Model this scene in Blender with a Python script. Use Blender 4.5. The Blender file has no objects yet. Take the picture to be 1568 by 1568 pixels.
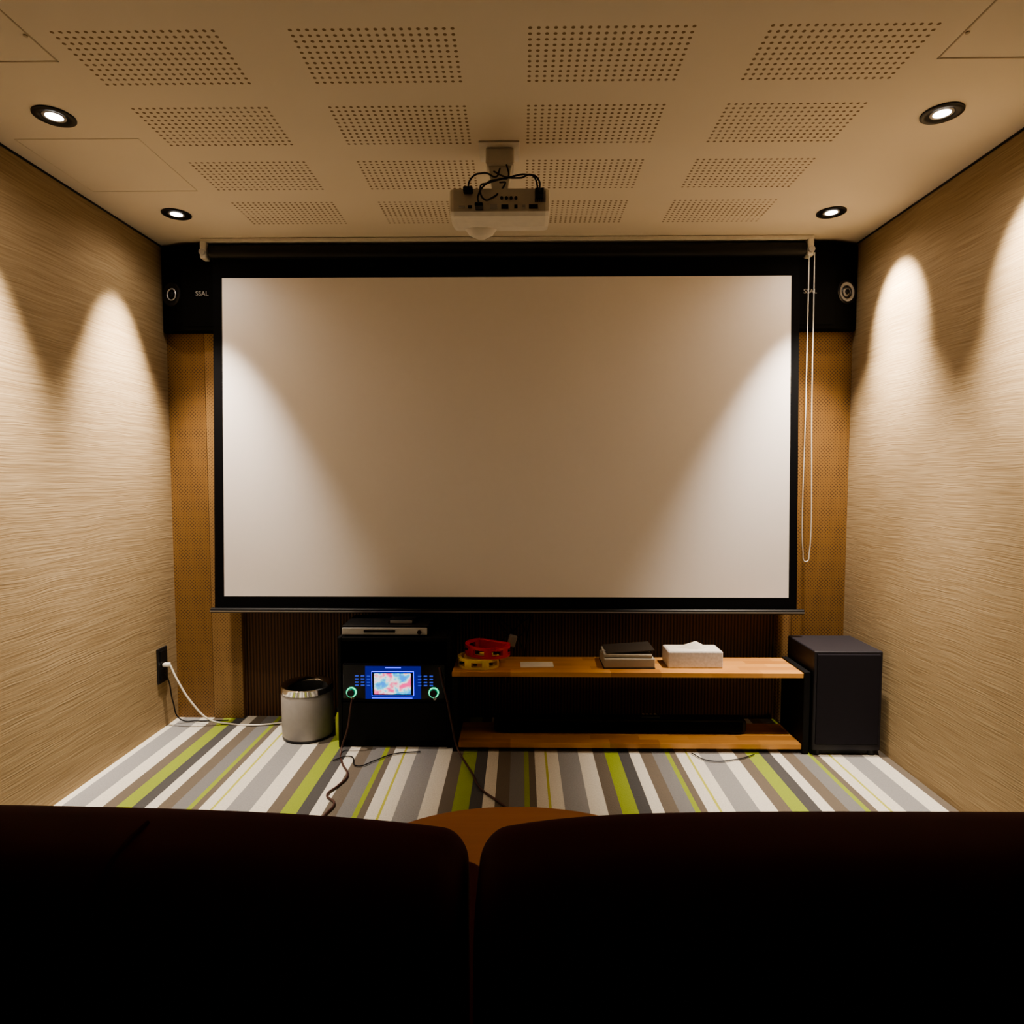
import bpy, bmesh, math, random
from mathutils import Vector, Matrix
random.seed(3)
S=bpy.context.scene
COL=S.collection
XL,XR,YF,YB,ZC=-1.727,1.596,3.10,-1.6,2.32

# ------------------------------------------------------------------ materials
def newmat(name):
    m=bpy.data.materials.new(name); m.use_nodes=True
    nt=m.node_tree; b=nt.nodes['Principled BSDF']
    return m,nt,b
def N(nt,t,**k):
    n=nt.nodes.new(t)
    for a,v in k.items(): setattr(n,a,v)
    return n
def L(nt,a,b): nt.links.new(a,b)
def M(nt,op,a,b=None,c=None):
    n=N(nt,'ShaderNodeMath',operation=op)
    for i,v in enumerate((a,b,c)):
        if v is None: continue
        if isinstance(v,(int,float)): n.inputs[i].default_value=v
        else: L(nt,v,n.inputs[i])
    return n.outputs[0]
def mixc(nt,fac,c1,c2):
    n=N(nt,'ShaderNodeMix',data_type='RGBA')
    if isinstance(fac,(int,float)): n.inputs[0].default_value=fac
    else: L(nt,fac,n.inputs[0])
    for i,c in ((6,c1),(7,c2)):
        if isinstance(c,tuple): n.inputs[i].default_value=(*c,1) if len(c)==3 else c
        else: L(nt,c,n.inputs[i])
    return n.outputs[2]
def simple(name,col,rough=.5,metal=0,noise=.08,nscale=40,emis=None,es=0,spec=.5,coat=0):
    m,nt,b=newmat(name)
    tc=N(nt,'ShaderNodeTexCoord'); nz=N(nt,'ShaderNodeTexNoise'); nz.inputs['Scale'].default_value=nscale
    L(nt,tc.outputs['Object'],nz.inputs['Vector'])
    c=mixc(nt,nz.outputs[0],tuple(x*(1-noise) for x in col),tuple(min(1,x*(1+noise)) for x in col))
    L(nt,c,b.inputs['Base Color'])
    b.inputs['Roughness'].default_value=rough; b.inputs['Metallic'].default_value=metal
    b.inputs['Specular IOR Level'].default_value=spec
    b.inputs['Coat Weight'].default_value=coat
    if emis:
        b.inputs['Emission Color'].default_value=(*emis,1); b.inputs['Emission Strength'].default_value=es
    return m
def emit(name,col,s):
    m,nt,b=newmat(name)
    b.inputs['Base Color'].default_value=(*[x*.3 for x in col],1)
    b.inputs['Emission Color'].default_value=(*col,1); b.inputs['Emission Strength'].default_value=s
    return m
def xyz(nt):
    tc=N(nt,'ShaderNodeTexCoord'); s=N(nt,'ShaderNodeSeparateXYZ'); L(nt,tc.outputs['Object'],s.inputs[0])
    return tc,s.outputs[0],s.outputs[1],s.outputs[2]
def bump(nt,b,h,strength,dist):
    n=N(nt,'ShaderNodeBump'); n.inputs['Strength'].default_value=strength; n.inputs['Distance'].default_value=dist
    L(nt,h,n.inputs['Height']); L(nt,n.outputs[0],b.inputs['Normal'])

def wallpaper():
    m,nt,b=newmat('grasscloth_wallpaper')
    tc,x,y,z=xyz(nt)
    mp=N(nt,'ShaderNodeMapping'); mp.inputs['Scale'].default_value=(5,5,215)
    # gentle waviness of the ribs
    nw=N(nt,'ShaderNodeTexNoise'); nw.inputs['Scale'].default_value=5; nw.inputs['Detail'].default_value=1; L(nt,tc.outputs['Object'],nw.inputs['Vector'])
    dz=M(nt,'MULTIPLY',M(nt,'SUBTRACT',nw.outputs[0],.5),.020)
    cb=N(nt,'ShaderNodeCombineXYZ'); L(nt,x,cb.inputs[0]); L(nt,y,cb.inputs[1]); L(nt,M(nt,'ADD',z,dz),cb.inputs[2])
    L(nt,cb.outputs[0],mp.inputs[0])
    n1=N(nt,'ShaderNodeTexNoise'); n1.inputs['Scale'].default_value=1; n1.inputs['Detail'].default_value=2; L(nt,mp.outputs[0],n1.inputs['Vector'])
    r=N(nt,'ShaderNodeMapRange'); r.inputs[1].default_value=.3; r.inputs[2].default_value=.7; L(nt,n1.outputs[0],r.inputs[0])
    c=mixc(nt,r.outputs[0],(.295,.21,.115),(.435,.335,.205))
    n2=N(nt,'ShaderNodeTexNoise'); n2.inputs['Scale'].default_value=2.0; L(nt,tc.outputs['Object'],n2.inputs['Vector'])
    c=mixc(nt,M(nt,'MULTIPLY',n2.outputs[0],.25),c,(.35,.255,.148))
    L(nt,c,b.inputs['Base Color']); b.inputs['Roughness'].default_value=.8
    b.inputs['Specular IOR Level'].default_value=.2
    bump(nt,b,n1.outputs[0],.30,.0035)
    return m

def ceiling_mat():
    m,nt,b=newmat('perforated_plaster')
    tc,x,y,z=xyz(nt)
    px,w=.5945,.424; py,d=.3265,.229
    lx=M(nt,'FLOORED_MODULO',M(nt,'SUBTRACT',x,.0125-5*px),px)
    ly=M(nt,'FLOORED_MODULO',M(nt,'SUBTRACT',y,1.600-6*py),py)
    inx=M(nt,'LESS_THAN',lx,w); iny=M(nt,'LESS_THAN',ly,d)
    ncx,ncy=20,11
    hx=M(nt,'ABSOLUTE',M(nt,'SUBTRACT',M(nt,'FRACT',M(nt,'DIVIDE',lx,w/ncx)),.5))
    hy=M(nt,'ABSOLUTE',M(nt,'SUBTRACT',M(nt,'FRACT',M(nt,'DIVIDE',ly,d/ncy)),.5))
    dist=M(nt,'SQRT',M(nt,'ADD',M(nt,'MULTIPLY',hx,hx),M(nt,'MULTIPLY',hy,hy)))
    dot=M(nt,'LESS_THAN',dist,.23)
    # only four columns of boards, first row begins ahead of the sofa
    lim=M(nt,'MULTIPLY',M(nt,'GREATER_THAN',x,-1.2),M(nt,'LESS_THAN',x,1.06))
    lim=M(nt,'MULTIPLY',lim,M(nt,'LESS_THAN',y,2.83))
    f=M(nt,'MULTIPLY',M(nt,'MULTIPLY',dot,lim),M(nt,'MULTIPLY',inx,iny))
    nz=N(nt,'ShaderNodeTexNoise'); nz.inputs['Scale'].default_value=3; L(nt,tc.outputs['Object'],nz.inputs['Vector'])
    base=mixc(nt,nz.outputs[0],(.74,.67,.56),(.79,.72,.61))
    L(nt,mixc(nt,f,base,(.27,.19,.105)),b.inputs['Base Color'])
    b.inputs['Roughness'].default_value=.85; b.inputs['Specular IOR Level'].default_value=.2
    bump(nt,b,M(nt,'SUBTRACT',1,f),.3,.003)
    return m

def carpet():
    m,nt,b=newmat('striped_carpet')
    tc,x,y,z=xyz(nt)
    G=(.28,.36,.045);DG=(.075,.075,.08);CR=(.72,.69,.61);TA=(.15,.125,.10);GR=(.20,.20,.205);YE=(.50,.50,.09);LG=(.29,.29,.295)
    seq=[(G,25),(DG,20),(CR,20),(TA,22),(GR,24),(G,8),(TA,12),(CR,18),(YE,4),(CR,20),(LG,38),(CR,27),(TA,22)]
    tot=sum(s[1] for s in seq)
    nz=N(nt,'ShaderNodeTexNoise'); nz.inputs['Scale'].default_value=220; L(nt,tc.outputs['Object'],nz.inputs['Vector'])
    xx=M(nt,'ADD',x,M(nt,'MULTIPLY',M(nt,'SUBTRACT',nz.outputs[0],.5),.004))
    t=M(nt,'FRACT',M(nt,'DIVIDE',M(nt,'ADD',xx,.25+6.2),.62))
    cr=N(nt,'ShaderNodeValToRGB'); cr.color_ramp.interpolation='CONSTANT'
    e=cr.color_ramp.elements; a=0
    for i,(c,w) in enumerate(seq):
        if i<2: el=e[i]; el.position=a/tot
        else: el=e.new(a/tot)
        el.color=(*c,1); a+=w
    L(nt,t,cr.inputs[0])
    n2=N(nt,'ShaderNodeTexNoise'); n2.inputs['Scale'].default_value=160; n2.inputs['Detail'].default_value=3; L(nt,tc.outputs['Object'],n2.inputs['Vector'])
    c=mixc(nt,M(nt,'MULTIPLY',n2.outputs[0],.4),cr.outputs[0],(.12,.11,.09))
    L(nt,c,b.inputs['Base Color']); b.inputs['Roughness'].default_value=.95; b.inputs['Specular IOR Level'].default_value=.1
    bump(nt,b,n2.outputs[0],.6,.004)
    return m

def perfwood(name,c1,c2,hole):
    m,nt,b=newmat(name)
    tc,x,y,z=xyz(nt)
    p=.012
    a=M(nt,'DIVIDE',M(nt,'ADD',x,z),p*1.4); c=M(nt,'DIVIDE',M(nt,'SUBTRACT',x,z),p*1.4)
    ha=M(nt,'SUBTRACT',M(nt,'FRACT',M(nt,'ADD',a,500)),.5); hc=M(nt,'SUBTRACT',M(nt,'FRACT',M(nt,'ADD',c,500)),.5)
    d=M(nt,'SQRT',M(nt,'ADD',M(nt,'MULTIPLY',ha,ha),M(nt,'MULTIPLY',hc,hc)))
    f=M(nt,'LESS_THAN',d,.24)
    mp=N(nt,'ShaderNodeMapping'); mp.inputs['Scale'].default_value=(60,60,3); L(nt,tc.outputs['Object'],mp.inputs[0])
    nz=N(nt,'ShaderNodeTexNoise'); nz.inputs['Scale'].default_value=1; nz.inputs['Detail'].default_value=4; L(nt,mp.outputs[0],nz.inputs['Vector'])
    base=mixc(nt,nz.outputs[0],c1,c2)
    L(nt,mixc(nt,f,base,hole),b.inputs['Base Color']); b.inputs['Roughness'].default_value=.55
    return m
def ribwood():
    m,nt,b=newmat('dark_ribbed_wood')
    tc,x,y,z=xyz(nt)
    s=M(nt,'SINE',M(nt,'MULTIPLY',x,2*math.pi/.016)); h=M(nt,'MULTIPLY_ADD',s,.5,.5)
    L(nt,mixc(nt,h,(.03,.013,.006),(.15,.07,.027)),b.inputs['Base Color']); b.inputs['Roughness'].default_value=.55
    bump(nt,b,h,.8,.004)
    return m
def wood(name,c1,c2,axis=0,rough=.4,blocks=False):
    m,nt,b=newmat(name)
    tc,x,y,z=xyz(nt)
    sc=[45,45,45]; sc[axis]=3
    mp=N(nt,'ShaderNodeMapping'); mp.inputs['Scale'].default_value=sc; L(nt,tc.outputs['Object'],mp.inputs[0])
    nz=N(nt,'ShaderNodeTexNoise'); nz.inputs['Scale'].default_value=1; nz.inputs['Detail'].default_value=5; L(nt,mp.outputs[0],nz.inputs['Vector'])
    c=mixc(nt,nz.outputs[0],c1,c2)
    if blocks:  # finger-jointed board
        row=M(nt,'FLOOR',M(nt,'DIVIDE',y,.045))
        blk=M(nt,'FLOOR',M(nt,'ADD',M(nt,'DIVIDE',x,.22),M(nt,'MULTIPLY',row,.37)))
        cb=N(nt,'ShaderNodeCombineXYZ'); L(nt,row,cb.inputs[0]); L(nt,blk,cb.inputs[1])
        wn=N(nt,'ShaderNodeTexWhiteNoise'); L(nt,cb.outputs[0],wn.inputs['Vector'])
        c=mixc(nt,M(nt,'MULTIPLY',wn.outputs[0],.55),c,(.30,.10,.02))
    L(nt,c,b.inputs['Base Color']); b.inputs['Roughness'].default_value=rough
    return m

m_wall=wallpaper(); m_ceil=ceiling_mat(); m_floor=carpet()
m_perf=perfwood('perforated_wood_panel',(.20,.105,.034),(.27,.15,.052),(.06,.028,.010))
m_perf2=perfwood('perforated_wood_pilaster',(.24,.14,.055),(.32,.195,.08),(.10,.05,.02))
m_rib=ribwood()
m_shelf=wood('pine_board',(.62,.30,.085),(.78,.43,.15),0,.35,True)
m_table=wood('table_wood',(.36,.14,.05),(.48,.21,.08),0,.4)
m_screen=simple('screen_fabric',(.88,.84,.83),.9,noise=.01,spec=.15)
m_blackfab=simple('black_fabric',(.004,.004,.005),.85,spec=.1)
m_black=simple('black_plastic',(.008,.008,.009),.45,spec=.3)
m_blackm=simple('black_laminate',(.006,.006,.007),.6,spec=.2)
m_spk=simple('speaker_cabinet_black',(.004,.004,.004),.8,spec=.08)
m_gloss=simple('gloss_black',(.006,.006,.008),.15,spec=.4)
m_sub=simple('subwoofer_vinyl',(.024,.022,.028),.5,spec=.3)
m_grill=simple('speaker_grille',(.004,.004,.004),.8,spec=.08)
m_subg=simple('subwoofer_grille_cloth',(.022,.020,.026),.8,spec=.1)
m_white=simple('white_plastic',(.72,.69,.63),.4)
m_offw=simple('projector_shell',(.78,.73,.64),.45)
m_grey=simple('grey_plastic',(.35,.34,.33),.45)
m_silver=simple('brushed_silver',(.55,.55,.56),.3,.9)
m_chrome=simple('chrome',(.8,.8,.8),.08,1)
m_alu=simple('silver_paint',(.55,.54,.53),.4,.3)
m_dark=simple('dark_metal',(.03,.03,.033),.4,.6)
m_bin=simple('bin_shell',(.36,.34,.33),.5,.1)
m_inner=simple('bin_liner',(.02,.02,.02),.6)
m_red=simple('red_plastic',(.65,.010,.010),.35)
m_yel=simple('yellow_plastic',(.85,.62,.03),.35)
m_paper=simple('paper',(.80,.76,.68),.8)
m_cover=simple('binder_cover',(.045,.036,.028),.5)
m_pages=simple('binder_pages',(.42,.38,.31),.8)
m_tissbox=simple('tissue_box_card',(.60,.57,.56),.5,noise=.25,nscale=90)
m_sofa=simple('maroon_leather',(.060,.0065,.010),.75,noise=.3,nscale=8,spec=.10)
m_seam=simple('sofa_piping',(.040,.005,.007),.8,spec=.08)
m_cablew=simple('white_cable',(.7,.66,.58),.5)
m_cableb=simple('black_cable',(.010,.009,.010),.5,spec=.3)
m_cabler=simple('brown_cable',(.07,.03,.022),.5)
m_bottle=simple('green_bottle',(.30,.34,.06),.25)
m_lamp=emit('lamp_lens',(1,.95,.9),6)
m_blue=emit('blue_led',(.01,.015,1),2.6)
m_bkey=emit('blue_key',(.08,.14,.9),.30)
m_green=emit('green_led',(.02,.8,.35),1.1)
m_halo=simple('blue_halo_glow',(.004,.004,.02),.3,emis=(.0,.002,1),es=.12)  # weak blue emission imitating the LED halo around the display

def disp():
    m,nt,b=newmat('karaoke_display_image')
    tc=N(nt,'ShaderNodeTexCoord'); nz=N(nt,'ShaderNodeTexNoise'); nz.inputs['Scale'].default_value=22; nz.inputs['Detail'].default_value=4
    L(nt,tc.outputs['Object'],nz.inputs['Vector'])
    cr=N(nt,'ShaderNodeValToRGB'); e=cr.color_ramp.elements
    e[0].position=.38; e[0].color=(.02,.25,.8,1); e[1].position=.60; e[1].color=(.9,.06,.25,1)
    a=e.new(.46); a.color=(.08,.6,.75,1); a=e.new(.51); a.color=(.8,.75,.8,1); a=e.new(.55); a.color=(.85,.4,.45,1)
    L(nt,nz.outputs[0],cr.inputs[0]); L(nt,cr.outputs[0],b.inputs['Emission Color']); b.inputs['Emission Strength'].default_value=.85
    b.inputs['Base Color'].default_value=(.02,.02,.02,1)
    return m
m_disp=disp()

# ------------------------------------------------------------------ mesh helpers
def obj(name,bm,mat,parent=None,smooth=False):
    me=bpy.data.meshes.new(name); bmesh.ops.recalc_face_normals(bm,faces=bm.faces); bm.to_mesh(me); bm.free()
    if smooth:
        for p in me.polygons: p.use_smooth=True
    me.materials.append(mat)
    o=bpy.data.objects.new(name,me); COL.objects.link(o)
    if parent: o.parent=parent
    return o
def empty(name,loc=(0,0,0)):
    o=bpy.data.objects.new(name,None); o.empty_display_size=.05; COL.objects.link(o); return o
def box(name,x0,x1,y0,y1,z0,z1,mat,parent=None,bev=0,seg=2,rot=None):
    bm=bmesh.new(); bmesh.ops.create_cube(bm,size=1)
    c=Vector(((x0+x1)/2,(y0+y1)/2,(z0+z1)/2))
    for v in bm.verts: v.co=Vector((v.co.x*(x1-x0),v.co.y*(y1-y0),v.co.z*(z1-z0)))
    if bev: bmesh.ops.bevel(bm,geom=bm.edges[:],offset=bev,segments=seg,affect='EDGES',profile=.5)
    if rot:
        R=Matrix.Rotation(rot[1],3,rot[0])
        for v in bm.verts: v.co=R@v.co
    for v in bm.verts: v.co+=c
    return obj(name,bm,mat,parent)
def lathe(name,prof,c,mat,parent=None,seg=40,axis='Z',smooth=True,sx=1,sy=1):
    """prof list of (r,h); revolved about axis through c"""
    bm=bmesh.new(); rings=[]
    for r,h in prof:
        if r<1e-6: rings.append([bm.verts.new((0,0,h))]); continue
        rings.append([bm.verts.new((r*math.cos(2*math.pi*i/seg)*sx,r*math.sin(2*math.pi*i/seg)*sy,h)) for i in range(seg)])
    for a,b in zip(rings,rings[1:]):
        for i in range(seg):
            j=(i+1)%seg
            if len(a)==1 and len(b)==1: continue
            if len(a)==1: bm.faces.new((a[0],b[i],b[j]))
            elif len(b)==1: bm.faces.new((a[i],a[j],b[0]))
            else: bm.faces.new((a[i],a[j],b[j],b[i]))
    R={'Z':Matrix.Identity(3),'Y':Matrix.Rotation(math.radians(90),3,'X'),'X':Matrix.Rotation(math.radians(90),3,'Y')}[axis] if isinstance(axis,str) else axis
    for v in bm.verts: v.co=R@v.co+Vector(c)
    o=obj(name,bm,mat,parent,smooth)
    if smooth:
        md=o.modifiers.new('es','EDGE_SPLIT'); md.split_angle=math.radians(40)
    return o
def tube(name,pts,r,mat,parent=None,cyclic=False,smooth=True):
    cu=bpy.data.curves.new(name,'CURVE'); cu.dimensions='3D'; cu.bevel_depth=r; cu.bevel_resolution=3; cu.resolution_u=10
    if smooth:
        sp=cu.splines.new('BEZIER'); sp.bezier_points.add(len(pts)-1)
        for p,q in zip(sp.bezier_points,pts): p.co=q; p.handle_left_type=p.handle_right_type='AUTO'
    else:
        sp=cu.splines.new('POLY'); sp.points.add(len(pts)-1)
        for p,q in zip(sp.points,pts): p.co=(*q,1)
    sp.use_cyclic_u=cyclic; cu.use_fill_caps=True; cu.materials.append(mat)
    o=bpy.data.objects.new(name,cu); COL.objects.link(o)
    if parent: o.parent=parent
    return o
def prism(name,poly,a0,a1,mat,parent=None,plane='XY',bev=0):
    """extrude polygon; plane XY -> along Z, XZ -> along Y, YZ -> along X"""
    bm=bmesh.new()
    def P(p,a):
        return {'XY':(p[0],p[1],a),'XZ':(p[0],a,p[1]),'YZ':(a,p[0],p[1])}[plane]
    A=[bm.verts.new(P(p,a0)) for p in poly]; B=[bm.verts.new(P(p,a1)) for p in poly]
    bm.faces.new(A); bm.faces.new(B[::-1]); n=len(poly)
    for i in range(n): bm.faces.new((A[i],B[i],B[(i+1)%n],A[(i+1)%n]))
    bmesh.ops.recalc_face_normals(bm,faces=bm.faces)
    if bev: bmesh.ops.bevel(bm,geom=bm.edges[:],offset=bev,segments=2,affect='EDGES',profile=.5)
    return obj(name,bm,mat,parent)

# ------------------------------------------------------------------ room
T=.1
box('floor',XL-T,XR+T,YB-T,YF+T,-T,0,m_floor)
box('ceiling',XL-T,XR+T,YB-T,YF+T,ZC,ZC+T,m_ceil)
box('wall_left',XL-T,XL,YB-T,YF+T,0,ZC,m_wall)
box('wall_right',XR,XR+T,YB-T,YF+T,0,ZC,m_wall)
box('wall_back',XL,XR,YB-T,YB,0,ZC,m_wall)
box('wall_front',XL,XR,YF,YF+T,0,ZC,m_rib)
box('trim_1',XL,-1.545,3.08,YF,0,ZC,m_perf)
box('trim_2',-1.54,-1.39,3.07,YF,0,ZC,m_perf2,bev=.003)
box('trim_3',1.27,1.335,3.07,YF,0,ZC,m_perf2,bev=.003)
box('trim_4',1.34,XR,3.08,YF,0,ZC,m_perf)
# dark shadow-gap trims where walls meet ceiling
box('trim_5',XL,XL+.004,YB,3.07,ZC-.007,ZC,m_dark)
box('trim_6',XR-.004,XR,YB,3.07,ZC-.007,ZC,m_dark)

# ceiling access hatches (thin reveal frames)
m_reveal=simple('hatch_reveal',(.50,.42,.31),.8)
m_reveal2=simple('hatch_reveal_flush',(.70,.63,.51),.85)
def hatch(x0,x1,y0,y1,mt,w=.004,screws=True):
    e=empty('ceiling_access_hatch'); z0,z1=ZC-.0015,ZC
    box('frame_front',x0,x1,y1-w,y1,z0,z1,mt,e); box('frame_rear',x0,x1,y0,y0+w,z0,z1,mt,e)
    box('frame_left',x0,x0+w,y0,y1,z0,z1,mt,e); box('frame_right',x1-w,x1,y0,y1,z0,z1,mt,e)
    if screws:
        for yy in (y0+.1,y1-.1):
            for xx in (x0+.01,x1-.01):
                lathe('screw',[(0,-.004),(.005,-.003),(.005,0)],(xx,yy,ZC),mt,e,12)
hatch(-1.68,-1.23,1.27,1.72,m_reveal); hatch(1.10,1.55,1.27,1.74,m_reveal); hatch(-1.66,-1.25,2.1,2.48,m_reveal2,.002,False)

# ------------------------------------------------------------------ downlights
LC=(1,.865,.72)
def downlight(x,y,tilt,half,p_narrow,p_flood,p_spill):
    e=empty('recessed_downlight')
    lathe('bezel',[(.058,0),(.058,-.004),(.054,-.006),(.036,-.0045),(.032,-.001)],(x,y,ZC),m_black,e,40)
    lathe('lens_ring',[(.032,-.001),(.032,-.003),(.024,-.003)],(x,y,ZC),m_grey,e,40)
    lathe('lamp_lens',[(0,-.005),(.014,-.0045),(.024,-.003),(.024,-.001)],(x,y,ZC),m_lamp,e,32)
    for nm,ang,pw,bl,tl in (('reflector_beam',half*2,p_narrow,.95,tilt),('flood_beam',67,p_flood,.85,tilt*.08),('spill',165,p_spill,1.0,0)):
        ld=bpy.data.lights.new('downlight_'+nm,'SPOT'); ld.energy=pw; ld.color=LC; ld.spot_size=math.radians(ang); ld.spot_blend=bl; ld.shadow_soft_size=.02
        o=bpy.data.objects.new(nm,ld); COL.objects.link(o); o.location=(x,y,ZC-.03)
        o.rotation_euler=(0,math.radians(tl),0); o.parent=e
downlight(-1.45,2.69,21,23,95,105,3); downlight(-1.43,1.97,21,23,90,88,3)
downlight(1.30,2.71,-38,24,105,135,3); downlight(1.28,1.99,-38,24,80,100,3)

# ------------------------------------------------------------------ projection screen
e=empty('projection_screen')
def quadslab(name,x0t,x1t,x0b,x1b,zt,zb,off,th,mat):
    yt=2.98-off; yb=2.925-off
    Y=lambda z: yb+(yt-yb)*(z-.58)/(2.26-.58)
    bm=bmesh.new(); vs=[]
    for o_ in (0,th):
        vs.append([bm.verts.new((x,Y(z)+o_,z)) for x,z in ((x0t,zt),(x1t,zt),(x1b,zb),(x0b,zb))])
    bm.faces.new(vs[0]); bm.faces.new(vs[1][::-1])
    for i in range(4): bm.faces.new((vs[0][i],vs[1][i],vs[1][(i+1)%4],vs[0][(i+1)%4]))
    return obj(name,bm,mat,e)
quadslab('black_border_fabric',-1.44,1.29,-1.45,1.295,2.26,.59,0,.002,m_blackfab)
quadslab('white_viewing_surface',-1.398,1.252,-1.404,1.256,2.142,.648,.0015,.001,m_screen)
lathe('bottom_weight_bar',[(0,0),(.012,0),(.012,2.79),(0,2.79)],(-1.465,2.922,.582),m_black,e,20,'X')
box('bar_highlight_strip',-1.465,1.325,2.907,2.912,.577,.583,m_silver,e)
lathe('roller_tube',[(0,0),(.034,0),(.034,2.76),(0,2.76)],(-1.45,2.985,2.262),m_black,e,32,'X')
box('mounting_rail',-1.485,1.345,2.955,2.975,2.300,2.318,m_white,e,.003)
for sx,x in (('left',-1.478),('right',1.325)):
    box('end_bracket_'+sx,x-.010,x+.018,2.95,3.0,2.225,2.306,m_white,e,.006)
    lathe('bracket_hub_'+sx,[(0,0),(.014,0),(.014,.012),(0,.012)],(x+.004,2.952,2.252),m_alu,e,24,'Y')
# pull chain
cp=[(1.322,2.955,2.24),(1.325,2.955,1.6),(1.328,2.95,.86),(1.343,2.95,.815),(1.358,2.95,.86),(1.352,2.955,1.6),(1.347,2.955,2.24)]
tube('pull_chain',cp,.0024,m_white,e)

# ------------------------------------------------------------------ wall speakers
def wall_speaker(side):
    e=empty('wall_speaker')
    s=-1 if side=='L' else 1
    xo=XL+.005 if s<0 else XR-.005
    xi=-1.15 if s<0 else 1.0
    y0,y1=3.0,3.068; z0,z1=1.905,2.305
    xc_=xo-s*.12
    prism('cabinet',[(xo,y1),(xo,y0+.045),(xc_,y0),(xi,y0),(xi,y1)],z0,z1,m_spk,e,'XY',.004)
    # grille cloth on the flat front
    box('woofer_grille',min(xc_,xi)+.01,max(xc_,xi)-.01,y0-.003,y0,z0+.02,z1-.02,m_grill,e)
    # tweeter on chamfer
    ax=xo-s*.06; ay=y0+.0225-.003
    ang=math.atan2(.045,.12)
    nrm=Vector((s*math.sin(ang),-math.cos(ang),0))
    q=Vector((0,0,1)).rotation_difference(nrm).to_matrix()
    lathe('tweeter_flange',[(.056,-.004),(.056,.002),(.050,.005),(.044,.003)],(ax,ay,2.08),m_dark,e,40,q)
    lathe('tweeter_horn',[(.044,.003),(.034,-.001),(.020,-.003),(.012,0),(0,.002)],(ax,ay,2.08),m_alu if s>0 else m_dark,e,40,q)
    lathe('tweeter_ring',[(.030,.001),(.027,.005),(.023,.001)],(ax,ay,2.08),m_dark if s>0 else m_alu,e,32,q)
    lathe('tweeter_dome',[(.012,.002),(.009,.009),(0,.012)],(ax,ay,2.08),m_dark,e,24,q)
    t=bpy.data.curves.new('badge','FONT'); t.body='SSAL'; t.size=.030; t.extrude=.001; t.materials.append(m_grey)
    o=bpy.data.objects.new('badge_letters',t); COL.objects.link(o); o.rotation_euler=(math.radians(90),0,0)
    o.location=((-1.535 if s<0 else 1.318),y0-.006,2.067); o.parent=e
wall_speaker('L'); wall_speaker('R')

# ------------------------------------------------------------------ projector
e=empty('ceiling_projector')
box('ceiling_plate',-.140,-.005,2.13,2.26,ZC-.006,ZC,m_white,e,.002)
box('mount_bracket_upper',-.118,-.022,2.16,2.24,ZC-.06,ZC-.006,m_white,e,.006)
prism('mount_bracket_lower',[(-.110,ZC-.058),(-.030,ZC-.058),(-.048,2.155),(-.092,2.155)],2.175,2.225,m_white,e,'XZ',.003)
box('mount_spider',-.15,.01,2.12,2.24,2.142,2.156,m_white,e,.003)
for i,(xx,yy) in enumerate(((-.14,2.125),(0,2.125),(-.14,2.21),(0,2.21))):
    lathe('spider_leg_%d'%i,[(.006,0),(.006,.03)],(xx,yy,2.125),m_grey,e,12)
# shell: side profile in YZ swept along X with rounded ends
xs=[(-.226,.80),(-.222,.92),(-.212,1),(.078,1),(.088,.92),(.092,.80)]
prof=[(2.03,2.052),(2.045,2.043),(2.12,2.040),(2.21,2.060),(2.235,2.08),(2.235,2.11),(2.22,2.13),(2.05,2.13),(2.03,2.122)]
bm=bmesh.new(); rings=[]
cy,cz=2.15,2.087
for x,s in xs: rings.append([bm.verts.new((x,cy+(y-cy)*(s*.5+.5),cz+(z-cz)*s)) for y,z in prof])
for a,b in zip(rings,rings[1:]):
    for i in range(len(prof)): j=(i+1)%len(prof); bm.faces.new((a[i],a[j],b[j],b[i]))
bm.faces.new(rings[0]); bm.faces.new(rings[-1][::-1])
obj('shell',bm,m_offw,e)
lathe('lens_housing',[(.0,-.032),(.02,-.030),(.042,-.018),(.055,0),(.058,.03)],(-.135,2.175,2.055),m_offw,e,36)
lathe('lens',[(.030,0),(.030,.012),(.022,.008),(0,.010)],(-.135,2.228,2.09),m_gloss,e,32,Matrix.Rotation(math.radians(-90),3,'X'))
# rear connector panel
ry=2.0285
ports=[(-.185,.02,.006),(-.160,.012,.008),(-.132,.018,.008),(-.085,.022,.012),(-.05,.022,.012),(-.015,.010,.010),(.01,.010,.010),(.04,.028,.012)]
for i,(px,w,h) in enumerate(ports):
    box('port_%d'%i,px-w/2,px+w/2,ry-.002,ry+.006,2.062-h/2+.004,2.062+h/2+.004,m_black if i%3 else m_alu,e)
for i,px in enumerate((-.06,-.045,-.03,-.015)):
    lathe('jack_%d'%i,[(.005,-.003),(.005,.003),(0,.003)],(px,ry,2.092),m_dark,e,14,'Y')
for i in range(6): box('vent_%d'%i,.045+i*.006,.048+i*.006,ry-.001,ry+.006,2.08,2.115,m_dark,e)
box('power_plug',-.180,-.150,2.005,2.03,2.105,2.120,m_black,e,.003)
box('video_plug',-.143,-.118,1.995,2.03,2.055,2.067,m_black,e,.003)
box('vga_plug',.045,.072,2.0,2.03,2.09,2.112,m_black,e,.003)
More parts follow.
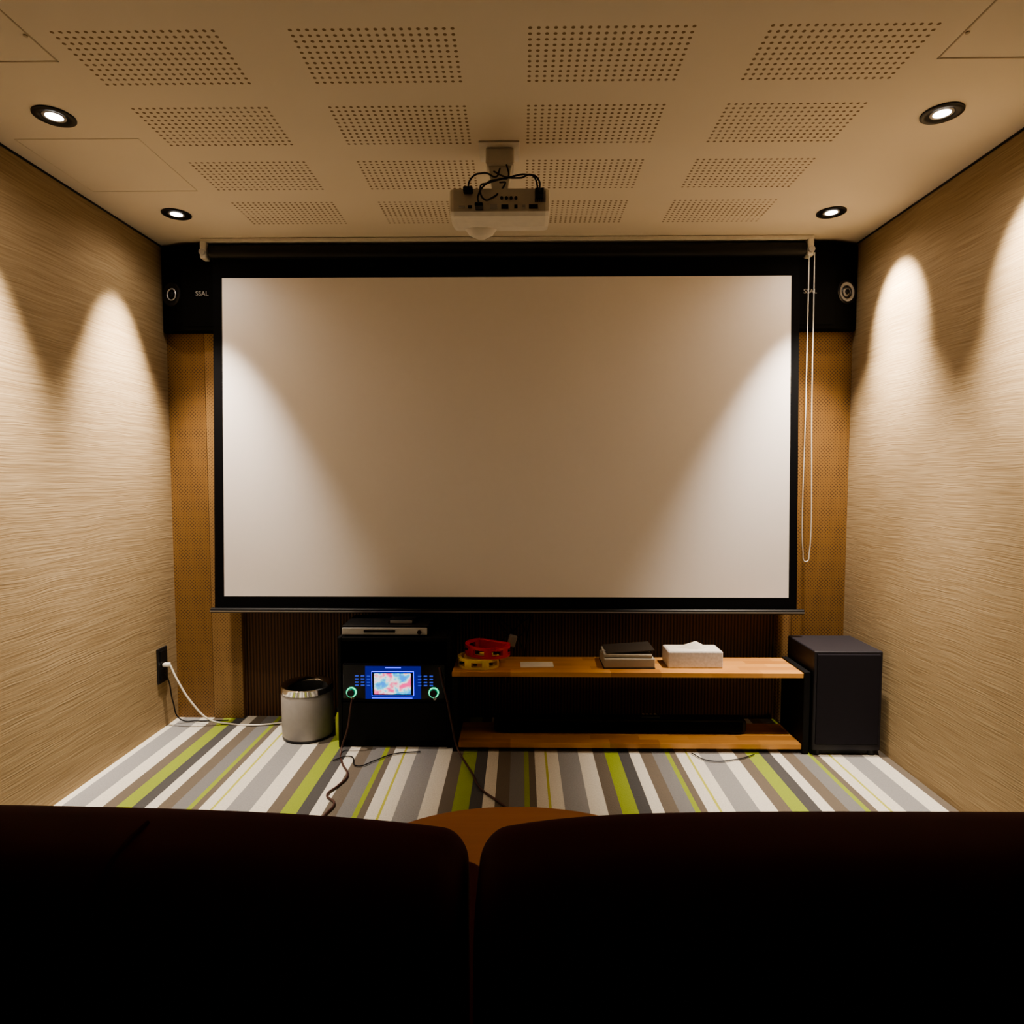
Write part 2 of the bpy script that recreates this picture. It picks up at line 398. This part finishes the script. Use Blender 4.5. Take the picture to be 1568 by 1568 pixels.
cab=[[(-.165,2.01,2.115),(-.155,1.985,2.13),(-.12,2.02,2.165),(-.08,2.12,2.20),(-.07,2.17,2.25)],
     [(-.13,2.0,2.062),(-.13,1.97,2.075),(-.105,1.99,2.12),(-.07,2.05,2.16),(-.04,2.15,2.22),(-.05,2.17,2.27)],
     [(.058,2.0,2.10),(.055,1.97,2.12),(.02,2.0,2.15),(-.04,2.05,2.165),(-.10,2.03,2.14),(-.125,1.98,2.10),(-.115,1.98,2.07),(-.09,2.01,2.085),(-.05,2.08,2.16),(-.07,2.16,2.2)],
     [(.055,2.0,2.10),(.04,1.98,2.135),(0,2.02,2.15),(-.05,2.10,2.19),(-.09,2.17,2.24)]]
for i,c in enumerate(cab): tube('cable_%d'%i,c,.0028,m_cableb,e)

# ------------------------------------------------------------------ karaoke cabinet
e=empty('karaoke_machine_cabinet')
x0,x1,y0,y1=-.815,-.312,2.74,3.055
box('side_left',x0,x0+.016,y0,y1,.0,.50,m_blackm,e,.002); box('side_right',x1-.016,x1,y0,y1,0,.50,m_blackm,e,.002)
box('top_board',x0+.017,x1-.017,y0+.003,y1,.482,.4995,m_blackm,e,.002)
box('base',x0+.017,x1-.017,y0+.01,y1,.0,.03,m_blackm,e)
box('lower_door',x0+.018,x1-.018,y0+.002,y0+.02,.032,.205,m_blackm,e,.002)
box('back_board',x0+.017,x1-.017,y1-.012,y1-.002,.03,.482,m_blackm,e)
box('mid_shelf',x0+.017,x1-.017,y0+.006,y1-.013,.208,.222,m_blackm,e)
box('player_body',x0+.022,x1-.022,y0-.006,y1-.03,.224,.385,m_gloss,e,.006)
box('recess_shelf_panel',x0+.017,x1-.017,y0+.05,y0+.06,.385,.482,m_grill,e)
fy=y0-.008
box('halo_glow_sheet',-.690,-.442,fy-.001,fy+.003,.226,.374,m_halo,e,.001)  # added glowing sheet, stands in for LED glow on the player front
box('display_bezel',-.662,-.472,fy-.003,fy+.003,.240,.352,m_blue,e,.003)
box('display_glass',-.659,-.475,fy-.006,fy+.002,.243,.349,m_gloss,e,.002)
box('display_image',-.648,-.486,fy-.008,fy-.005,.250,.343,m_disp,e)
for g,gx in (('left',-.735),('right',-.455)):
    for r in range(4):
        for c in range(3):
            box('key_%s_%d_%d'%(g,r,c),gx+c*.026,gx+c*.026+.015,fy-.002,fy+.004,.327-r*.014,.332-r*.014,m_bkey,e)
for g,gx in (('left',-.752),('right',-.385)):
    R_=Matrix.Rotation(math.radians(90),3,'X')
    lathe('knob_glow_'+g,[(.018,-.002),(.018,.004),(.023,.004),(.023,-.002)],(gx,fy,.256),m_green,e,32,R_)
    lathe('knob_'+g,[(.0165,0),(.0165,.016),(.013,.019),(0,.019)],(gx,fy,.256),m_dark,e,32,R_)
    lathe('mic_jack_'+g,[(.007,-.002),(.007,.006),(.004,.006),(0,.002)],(gx+.005,fy,.230),m_silver,e,20,R_)
# LED strips above and below the display
box('led_strip_top',-.60,-.53,fy-.002,fy+.003,.366,.369,m_blue,e)
box('led_strip_bottom',-.66,-.48,fy-.002,fy+.003,.229,.232,m_blue,e)

e=empty('disc_player')
box('body',-.80,-.415,2.765,2.985,.512,.548,m_black,e,.004)
box('front_fascia',-.798,-.417,2.758,2.766,.508,.540,m_alu,e,.003)
box('tray',-.70,-.56,2.754,2.760,.520,.530,m_black,e,.001)
lathe('volume_knob',[(.010,0),(.010,.008),(0,.008)],(-.45,2.758,.522),m_chrome,e,20,Matrix.Rotation(math.radians(90),3,'X'))
for i,(xx,yy) in enumerate(((-.78,2.78),(-.435,2.78),(-.78,2.96),(-.435,2.96))): lathe('foot_%d'%i,[(0,0),(.012,0),(.012,.0125)],(xx,yy,.50),m_black,e,14)
e=empty('wireless_receiver')
box('body',-.60,-.48,2.80,2.90,.549,.566,m_gloss,e,.004); box('front',-.59,-.49,2.797,2.80,.552,.563,m_grey,e)

# ------------------------------------------------------------------ tv bench
e=empty('low_media_bench')
bx0,bx1,by0,by1=-.300,1.262,2.70,2.935
box('top_board',bx0,bx1-.028,by0,by1,.338,.360,m_shelf,e,.002)
box('lower_board',bx0+.026,bx1-.028,by0+.005,by1,.018,.042,m_shelf,e,.002)
box('end_panel_right',bx1-.027,bx1,by0-.003,by1,0,.366,m_blackm,e,.002)
box('end_panel_left',bx0,bx0+.025,by0+.004,by1,0,.337,m_blackm,e,.002)
# ------------------------------------------------------------------ soundbar
e=empty('soundbar')
box('body',-.12,1.03,2.80,2.88,.050,.108,m_black,e,.012,3)
box('grille',-.10,1.01,2.796,2.802,.058,.100,m_grill,e,.002)
for xx in (-.05,.96): box('foot',xx,xx+.04,2.81,2.87,.0425,.051,m_dark,e)
e=empty('remote_control')
box('body',.55,.64,2.815,2.85,.109,.124,m_black,e,.005)
for i in range(4): box('button_%d'%i,.56+i*.018,.57+i*.018,2.825,2.838,.124,.126,m_grey,e)

# ------------------------------------------------------------------ subwoofer
e=empty('subwoofer')
box('cabinet',1.272,1.566,2.685,2.96,.022,.462,m_sub,e,.006,3)
box('front_grille',1.283,1.555,2.680,2.6865,.05,.450,m_subg,e,.004)
for i,(xx,yy) in enumerate(((1.295,2.71),(1.535,2.71),(1.295,2.93),(1.535,2.93))): lathe('foot_%d'%i,[(0,0),(.02,0),(.02,.0225),(0,.0225)],(xx,yy,0),m_black,e,20)
box('plinth',1.30,1.54,2.70,2.94,.006,.0225,m_black,e)

# ------------------------------------------------------------------ waste bin
e=empty('waste_bin')
c=(-1.0,2.88,0)
lathe('base',[(0,0),(.112,0),(.115,.004),(.115,.012)],c,m_dark,e,56)
lathe('shell',[(.113,.010),(.116,.02),(.118,.215),(.117,.217)],c,m_bin,e,56)
lathe('rim_band',[(.117,.216),(.1195,.218),(.1195,.243),(.116,.247),(.108,.245),(.092,.236),(.088,.232)],c,m_chrome,e,56)
lathe('liner',[(.0885,.233),(.086,.10),(.085,.02),(0,.02)],c,m_inner,e,40)
e=empty('plastic_bottle')
lathe('body',[(0,0),(.016,0),(.017,.008),(.017,.10),(.010,.125),(.008,.13)],(-.838,2.83,0),m_bottle,e,24)
lathe('cap',[(.009,.13),(.009,.150),(0,.150)],(-.838,2.83,0),m_black,e,20)

# ------------------------------------------------------------------ things on bench
zt=.3605
def tambourine(c,rot,mat,z0,r=.09,h=.030,hp=.012):
    e=empty('tambourine')
    def path(rr,n=26,full=False):
        pts=[]
        for i in range(n+1):
            a=math.radians(-40+260*i/n); pts.append((rr*math.cos(a),rr*math.sin(a)*.85))
        return pts
    def rb(p): return (c[0]+p[0]*math.cos(rot)-p[1]*math.sin(rot),c[1]+p[0]*math.sin(rot)+p[1]*math.cos(rot))
    o=[rb(p) for p in path(r)]; i_=[rb(p) for p in path(r-.016)]
    for k,(a,b) in enumerate(((z0,z0+hp),(z0+h-hp,z0+h))):
        prism('hoop_%d'%k,o+i_[::-1],a,b,mat,e,'XY')
    # straight grip bar closing the half moon
    p0,p1=path(r-.007)[0],path(r-.007)[-1]
    q0,q1=rb(p0),rb(p1)
    d=Vector((q1[0]-q0[0],q1[1]-q0[1],0)); n=Vector((-d.y,d.x,0)).normalized()*.010
    prism('grip',[(q0[0]+n.x,q0[1]+n.y),(q1[0]+n.x,q1[1]+n.y),(q1[0]-n.x,q1[1]-n.y),(q0[0]-n.x,q0[1]-n.y)],z0,z0+h,mat,e,'XY',.003)
    P=path(r); Q=path(r-.016)
    for k in (0,1,5,6,10,11,15,16,20,21,25):
        prism('pillar_%d'%k,[rb(P[k]),rb(P[k+1]),rb(Q[k+1]),rb(Q[k])],z0+hp,z0+h-hp,mat,e,'XY')
    W=path(r-.008)
    for k in range(3,26,5):
        w=rb(W[k])
        lathe('jingle_%d'%k,[(0,0),(.010,.001),(.011,.003),(.010,.006),(0,.007)],(w[0],w[1],z0+h/2-.0035),m_dark,e,18)
    return e
tambourine((-.190,2.80),math.radians(172),m_yel,zt,.095,.044)
tambourine((-.150,2.83),math.radians(150),m_red,zt+.0445,.108,.048)
e=empty('paper_note'); box('sheet',0.0,.150,2.765,2.845,zt,zt+.003,m_paper,e,rot=('Z',.03))
# song binders
e=empty('song_menu_binder')
box('lower_cover',.37,.60,2.75,2.91,zt,zt+.004,m_cover,e)
box('page_block',.372,.598,2.752,2.905,zt+.004,zt+.045,m_pages,e,.004,rot=('Z',.02))
box('upper_page_block',.375,.590,2.76,2.90,zt+.0475,zt+.062,m_pages,e,.003,rot=('Z',-.03))
box('upper_cover',.385,.60,2.765,2.91,zt+.070,zt+.075,m_cover,e,.001,rot=('Y',-.07))
tube('spine_ring',[(.375,2.80,zt+.05),(.366,2.80,zt+.06),(.372,2.80,zt+.07),(.385,2.80,zt+.066)],.002,m_silver,e)
# tissue box
e=empty('tissue_box')
box('carton',.66,.905,2.765,2.885,zt,zt+.074,m_tissbox,e,.005)
box('top_panel',.668,.897,2.772,2.878,zt+.0742,zt+.0752,m_paper,e)
bm=bmesh.new(); n=18; rows=[]
for k in range(5):
    t=k/4; rr=.045*(1-t)+.004; 
    rows.append([bm.verts.new((.785+rr*(1+.35*math.sin(5*a))*math.cos(a)*(1.2-.3*t)+.012*t,2.825+rr*.45*(1+.3*math.cos(4*a))*math.sin(a),zt+.075+.030*t**.8)) for a in [2*math.pi*i/n for i in range(n)]])
for a,b in zip(rows,rows[1:]):
    for i in range(n): bm.faces.new((a[i],a[(i+1)%n],b[(i+1)%n],b[i]))
bm.faces.new(rows[-1])
obj('tissue',bm,m_paper,e,True)

# ------------------------------------------------------------------ cable bundle behind bench
e=empty('cable_bundle')
for i,(xa,xb) in enumerate(((-.10,-.04),(-.07,.02),(-.03,-.09),(0.0,.04),(-.12,-.02))):
    y=3.02+.012*i
    tube('cable_%d'%i,[(xa,y,.75),(xa+.02,y-.01,.62),(xb-.05+.02*i,y-.03,.53),(xb,y-.02,.47),(xa+.03,y,.40),(xa+.01,y,.2)],.0032,m_cableb,e)
box('adapter',-.06,-.02,2.955,2.985,.40,.455,m_grey,e,.006,rot=('Y',.3))
tube('loop_cable',[(-.07,3.0,.47),(-.1,2.99,.53),(-.05,2.98,.56),(.02,2.99,.52),(.05,3.0,.58),(.06,3.01,.64)],.003,m_cableb,e)

# ------------------------------------------------------------------ wall outlet and power cord
e=empty('wall_outlet')
box('plate',XL,XL+.009,2.905,2.985,.225,.395,m_dark,e,.003)
box('socket_upper',XL+.009,XL+.012,2.92,2.97,.325,.38,m_black,e); box('socket_lower',XL+.009,XL+.012,2.92,2.97,.24,.295,m_black,e)
e=empty('white_power_cord')
box('plug',XL+.0125,XL+.045,2.928,2.952,.303,.322,m_white,e,.006)
tube('cord',[(XL+.045,2.94,.312),(-1.65,2.94,.24),(-1.585,2.95,.12),(-1.51,2.97,.03),(-1.44,2.99,.006),(-1.3,2.97,.006),(-1.17,3.0,.006),(-1.0,3.04,.006),(-.88,3.05,.006)],.0046,m_cablew,e)
e=empty('black_power_cord')
tube('cord',[(XL+.014,2.945,.27),(-1.70,2.95,.24),(-1.69,2.97,.12),(-1.67,3.0,.02),(-1.6,3.02,.006),(-1.45,3.03,.006)],.003,m_cableb,e)

# ------------------------------------------------------------------ microphone cables
e=empty('microphone_cable')
tube('cord',[(-.747,2.72,.230),(-.75,2.71,.20),(-.765,2.705,.10),(-.79,2.69,.012),(-.755,2.58,.006),(-.70,2.46,.006),(-.715,2.38,.006),(-.735,2.31,.006),(-.69,2.25,.006),(-.70,2.15,.006),(-.66,2.05,.006)],.0042,m_cabler,e)
e=empty('microphone_cable')
tube('cord',[(-.36,2.733,.37),(-.35,2.72,.33),(-.32,2.70,.22),(-.30,2.685,.13),(-.275,2.67,.03),(-.245,2.62,.006),(-.20,2.5,.006),(-.15,2.36,.006),(-.08,2.27,.006),(-.03,2.2,.006)],.0042,m_cabler,e)
e=empty('loose_floor_cable')
tube('cord',[(-.80,2.60,.006),(-.74,2.64,.006),(-.68,2.55,.006),(-.62,2.60,.006),(-.56,2.66,.006),(-.44,2.69,.006)],.0025,m_cableb,e)
tube('bench_cord',[(.75,2.69,.006),(.80,2.62,.006),(.92,2.63,.006),(1.02,2.68,.006)],.0022,m_cableb,e)

# ------------------------------------------------------------------ coffee table
e=empty('coffee_table')
a_,b_,cx,cy=.33,.20,-.005,1.275
def oval(sc,n=56): return [(cx+a_*sc*math.cos(2*math.pi*i/n),cy+b_*sc*math.sin(2*math.pi*i/n)) for i in range(n)]
prism('top',oval(1),.395,.42,m_table,e,'XY',.003)
prism('apron',oval(.78),.345,.395,m_table,e,'XY')
for i,(sx,sy) in enumerate(((1,1),(-1,1),(1,-1),(-1,-1))): lathe('leg_%d'%i,[(0,0),(.014,0),(.020,.36)],(cx+sx*a_*.52,cy+sy*b_*.5,0),m_table,e,20)

# ------------------------------------------------------------------ sofas
def cushion(name,x0,x1,y0,y1,z0,z1,R,mat,parent,endR=.045,droop=0,puff=0,lam=.09):
    """rounded upholstered block lofted along X"""
    bm=bmesh.new(); st=[]
    k=8
    for i in range(k+1): st.append(endR*(1-math.cos(math.pi/2*i/k)))
    NN=60
    xs=[x0+s for s in st]+[x0+endR+(x1-x0-2*endR)*i/NN for i in range(1,NN)]+[x1-s for s in st[::-1]]
    rings=[]
    for x in xs:
        d=min(x-x0,x1-x)
        ins=0 if d>=endR else endR-math.sqrt(max(0,endR**2-(endR-d)**2))
        top=z1-droop*math.exp(-(d/lam))+puff*math.sin(math.pi*(x-x0)/(x1-x0))
        a0,a1,b0,b1=y0+ins,y1-ins,z0+ins,top-ins
        r=max(.004,R-ins)
        pts=[]
        for (cy_,cz_,s0) in ((a1-r,b1-r,0),(a0+r,b1-r,90),(a0+r,b0+r,180),(a1-r,b0+r,270)):
            for q in range(7):
                an=math.radians(s0+90*q/6); pts.append((cy_+r*math.cos(an),cz_+r*math.sin(an)))
        rings.append([bm.verts.new((x,p[0],p[1])) for p in pts])
    n=len(rings[0])
    for a,b in zip(rings,rings[1:]):
        for i in range(n): j=(i+1)%n; bm.faces.new((a[i],a[j],b[j],b[i]))
    bm.faces.new(rings[0]); bm.faces.new(rings[-1][::-1])
    return obj(name,bm,mat,parent,True)
def sofa(x0,x1,seam,zt_,lam):
    e=empty('sofa')
    cushion('backrest',x0,x1,.46,.62,.10,zt_,.06,m_sofa,e,.025,.022,.002,lam)
    cushion('seat_base',x0,x1,.622,1.03,.10,.30,.03,m_sofa,e,.03)
    mid=(x0+x1)/2
    cushion('seat_cushion_a',x0+.16,mid-.002,.625,1.045,.302,.43,.045,m_sofa,e,.04)
    cushion('seat_cushion_b',mid+.002,x1-.16,.625,1.045,.302,.43,.045,m_sofa,e,.04)
    cushion('arm_a',x0+.001,x0+.155,.622,1.04,.302,.58,.05,m_sofa,e,.04)
    cushion('arm_b',x1-.155,x1-.001,.622,1.04,.302,.58,.05,m_sofa,e,.04)
    for i,(xx,yy) in enumerate(((x0+.08,.52),(x1-.08,.52),(x0+.08,.96),(x1-.08,.96))): lathe('foot_%d'%i,[(0,0),(.018,0),(.024,.10)],(xx,yy,0),m_dark,e,16)
    zz=zt_-.001
    tube('piping',[(seam,.55,zz),(seam,.52,zz),(seam,.49,zz-.009),(seam,.468,zz-.03),(seam,.4595,zz-.06),(seam,.4595,.3),(seam,.4595,.17)],.002,m_seam,e)
sofa(-1.45,-.050,-.34,.905,.15); sofa(-.038,1.36,.75,.904,.08)

# ------------------------------------------------------------------ world, camera
w=bpy.data.worlds.new('world'); S.world=w; w.use_nodes=True
w.node_tree.nodes['Background'].inputs[0].default_value=(.02,.015,.01,1); w.node_tree.nodes['Background'].inputs[1].default_value=.2
cd=bpy.data.cameras.new('camera'); cd.sensor_width=36; cd.lens=36*960/1568; cd.clip_start=.01
co=bpy.data.objects.new('camera',cd); COL.objects.link(co)
co.location=(0,0,1.22); co.rotation_euler=(math.radians(90-3.34),0,math.atan(.0135))
S.camera=co
S.view_settings.view_transform='AgX'
try: S.view_settings.look='AgX - Medium High Contrast'
except Exception: pass
S.view_settings.exposure=.9
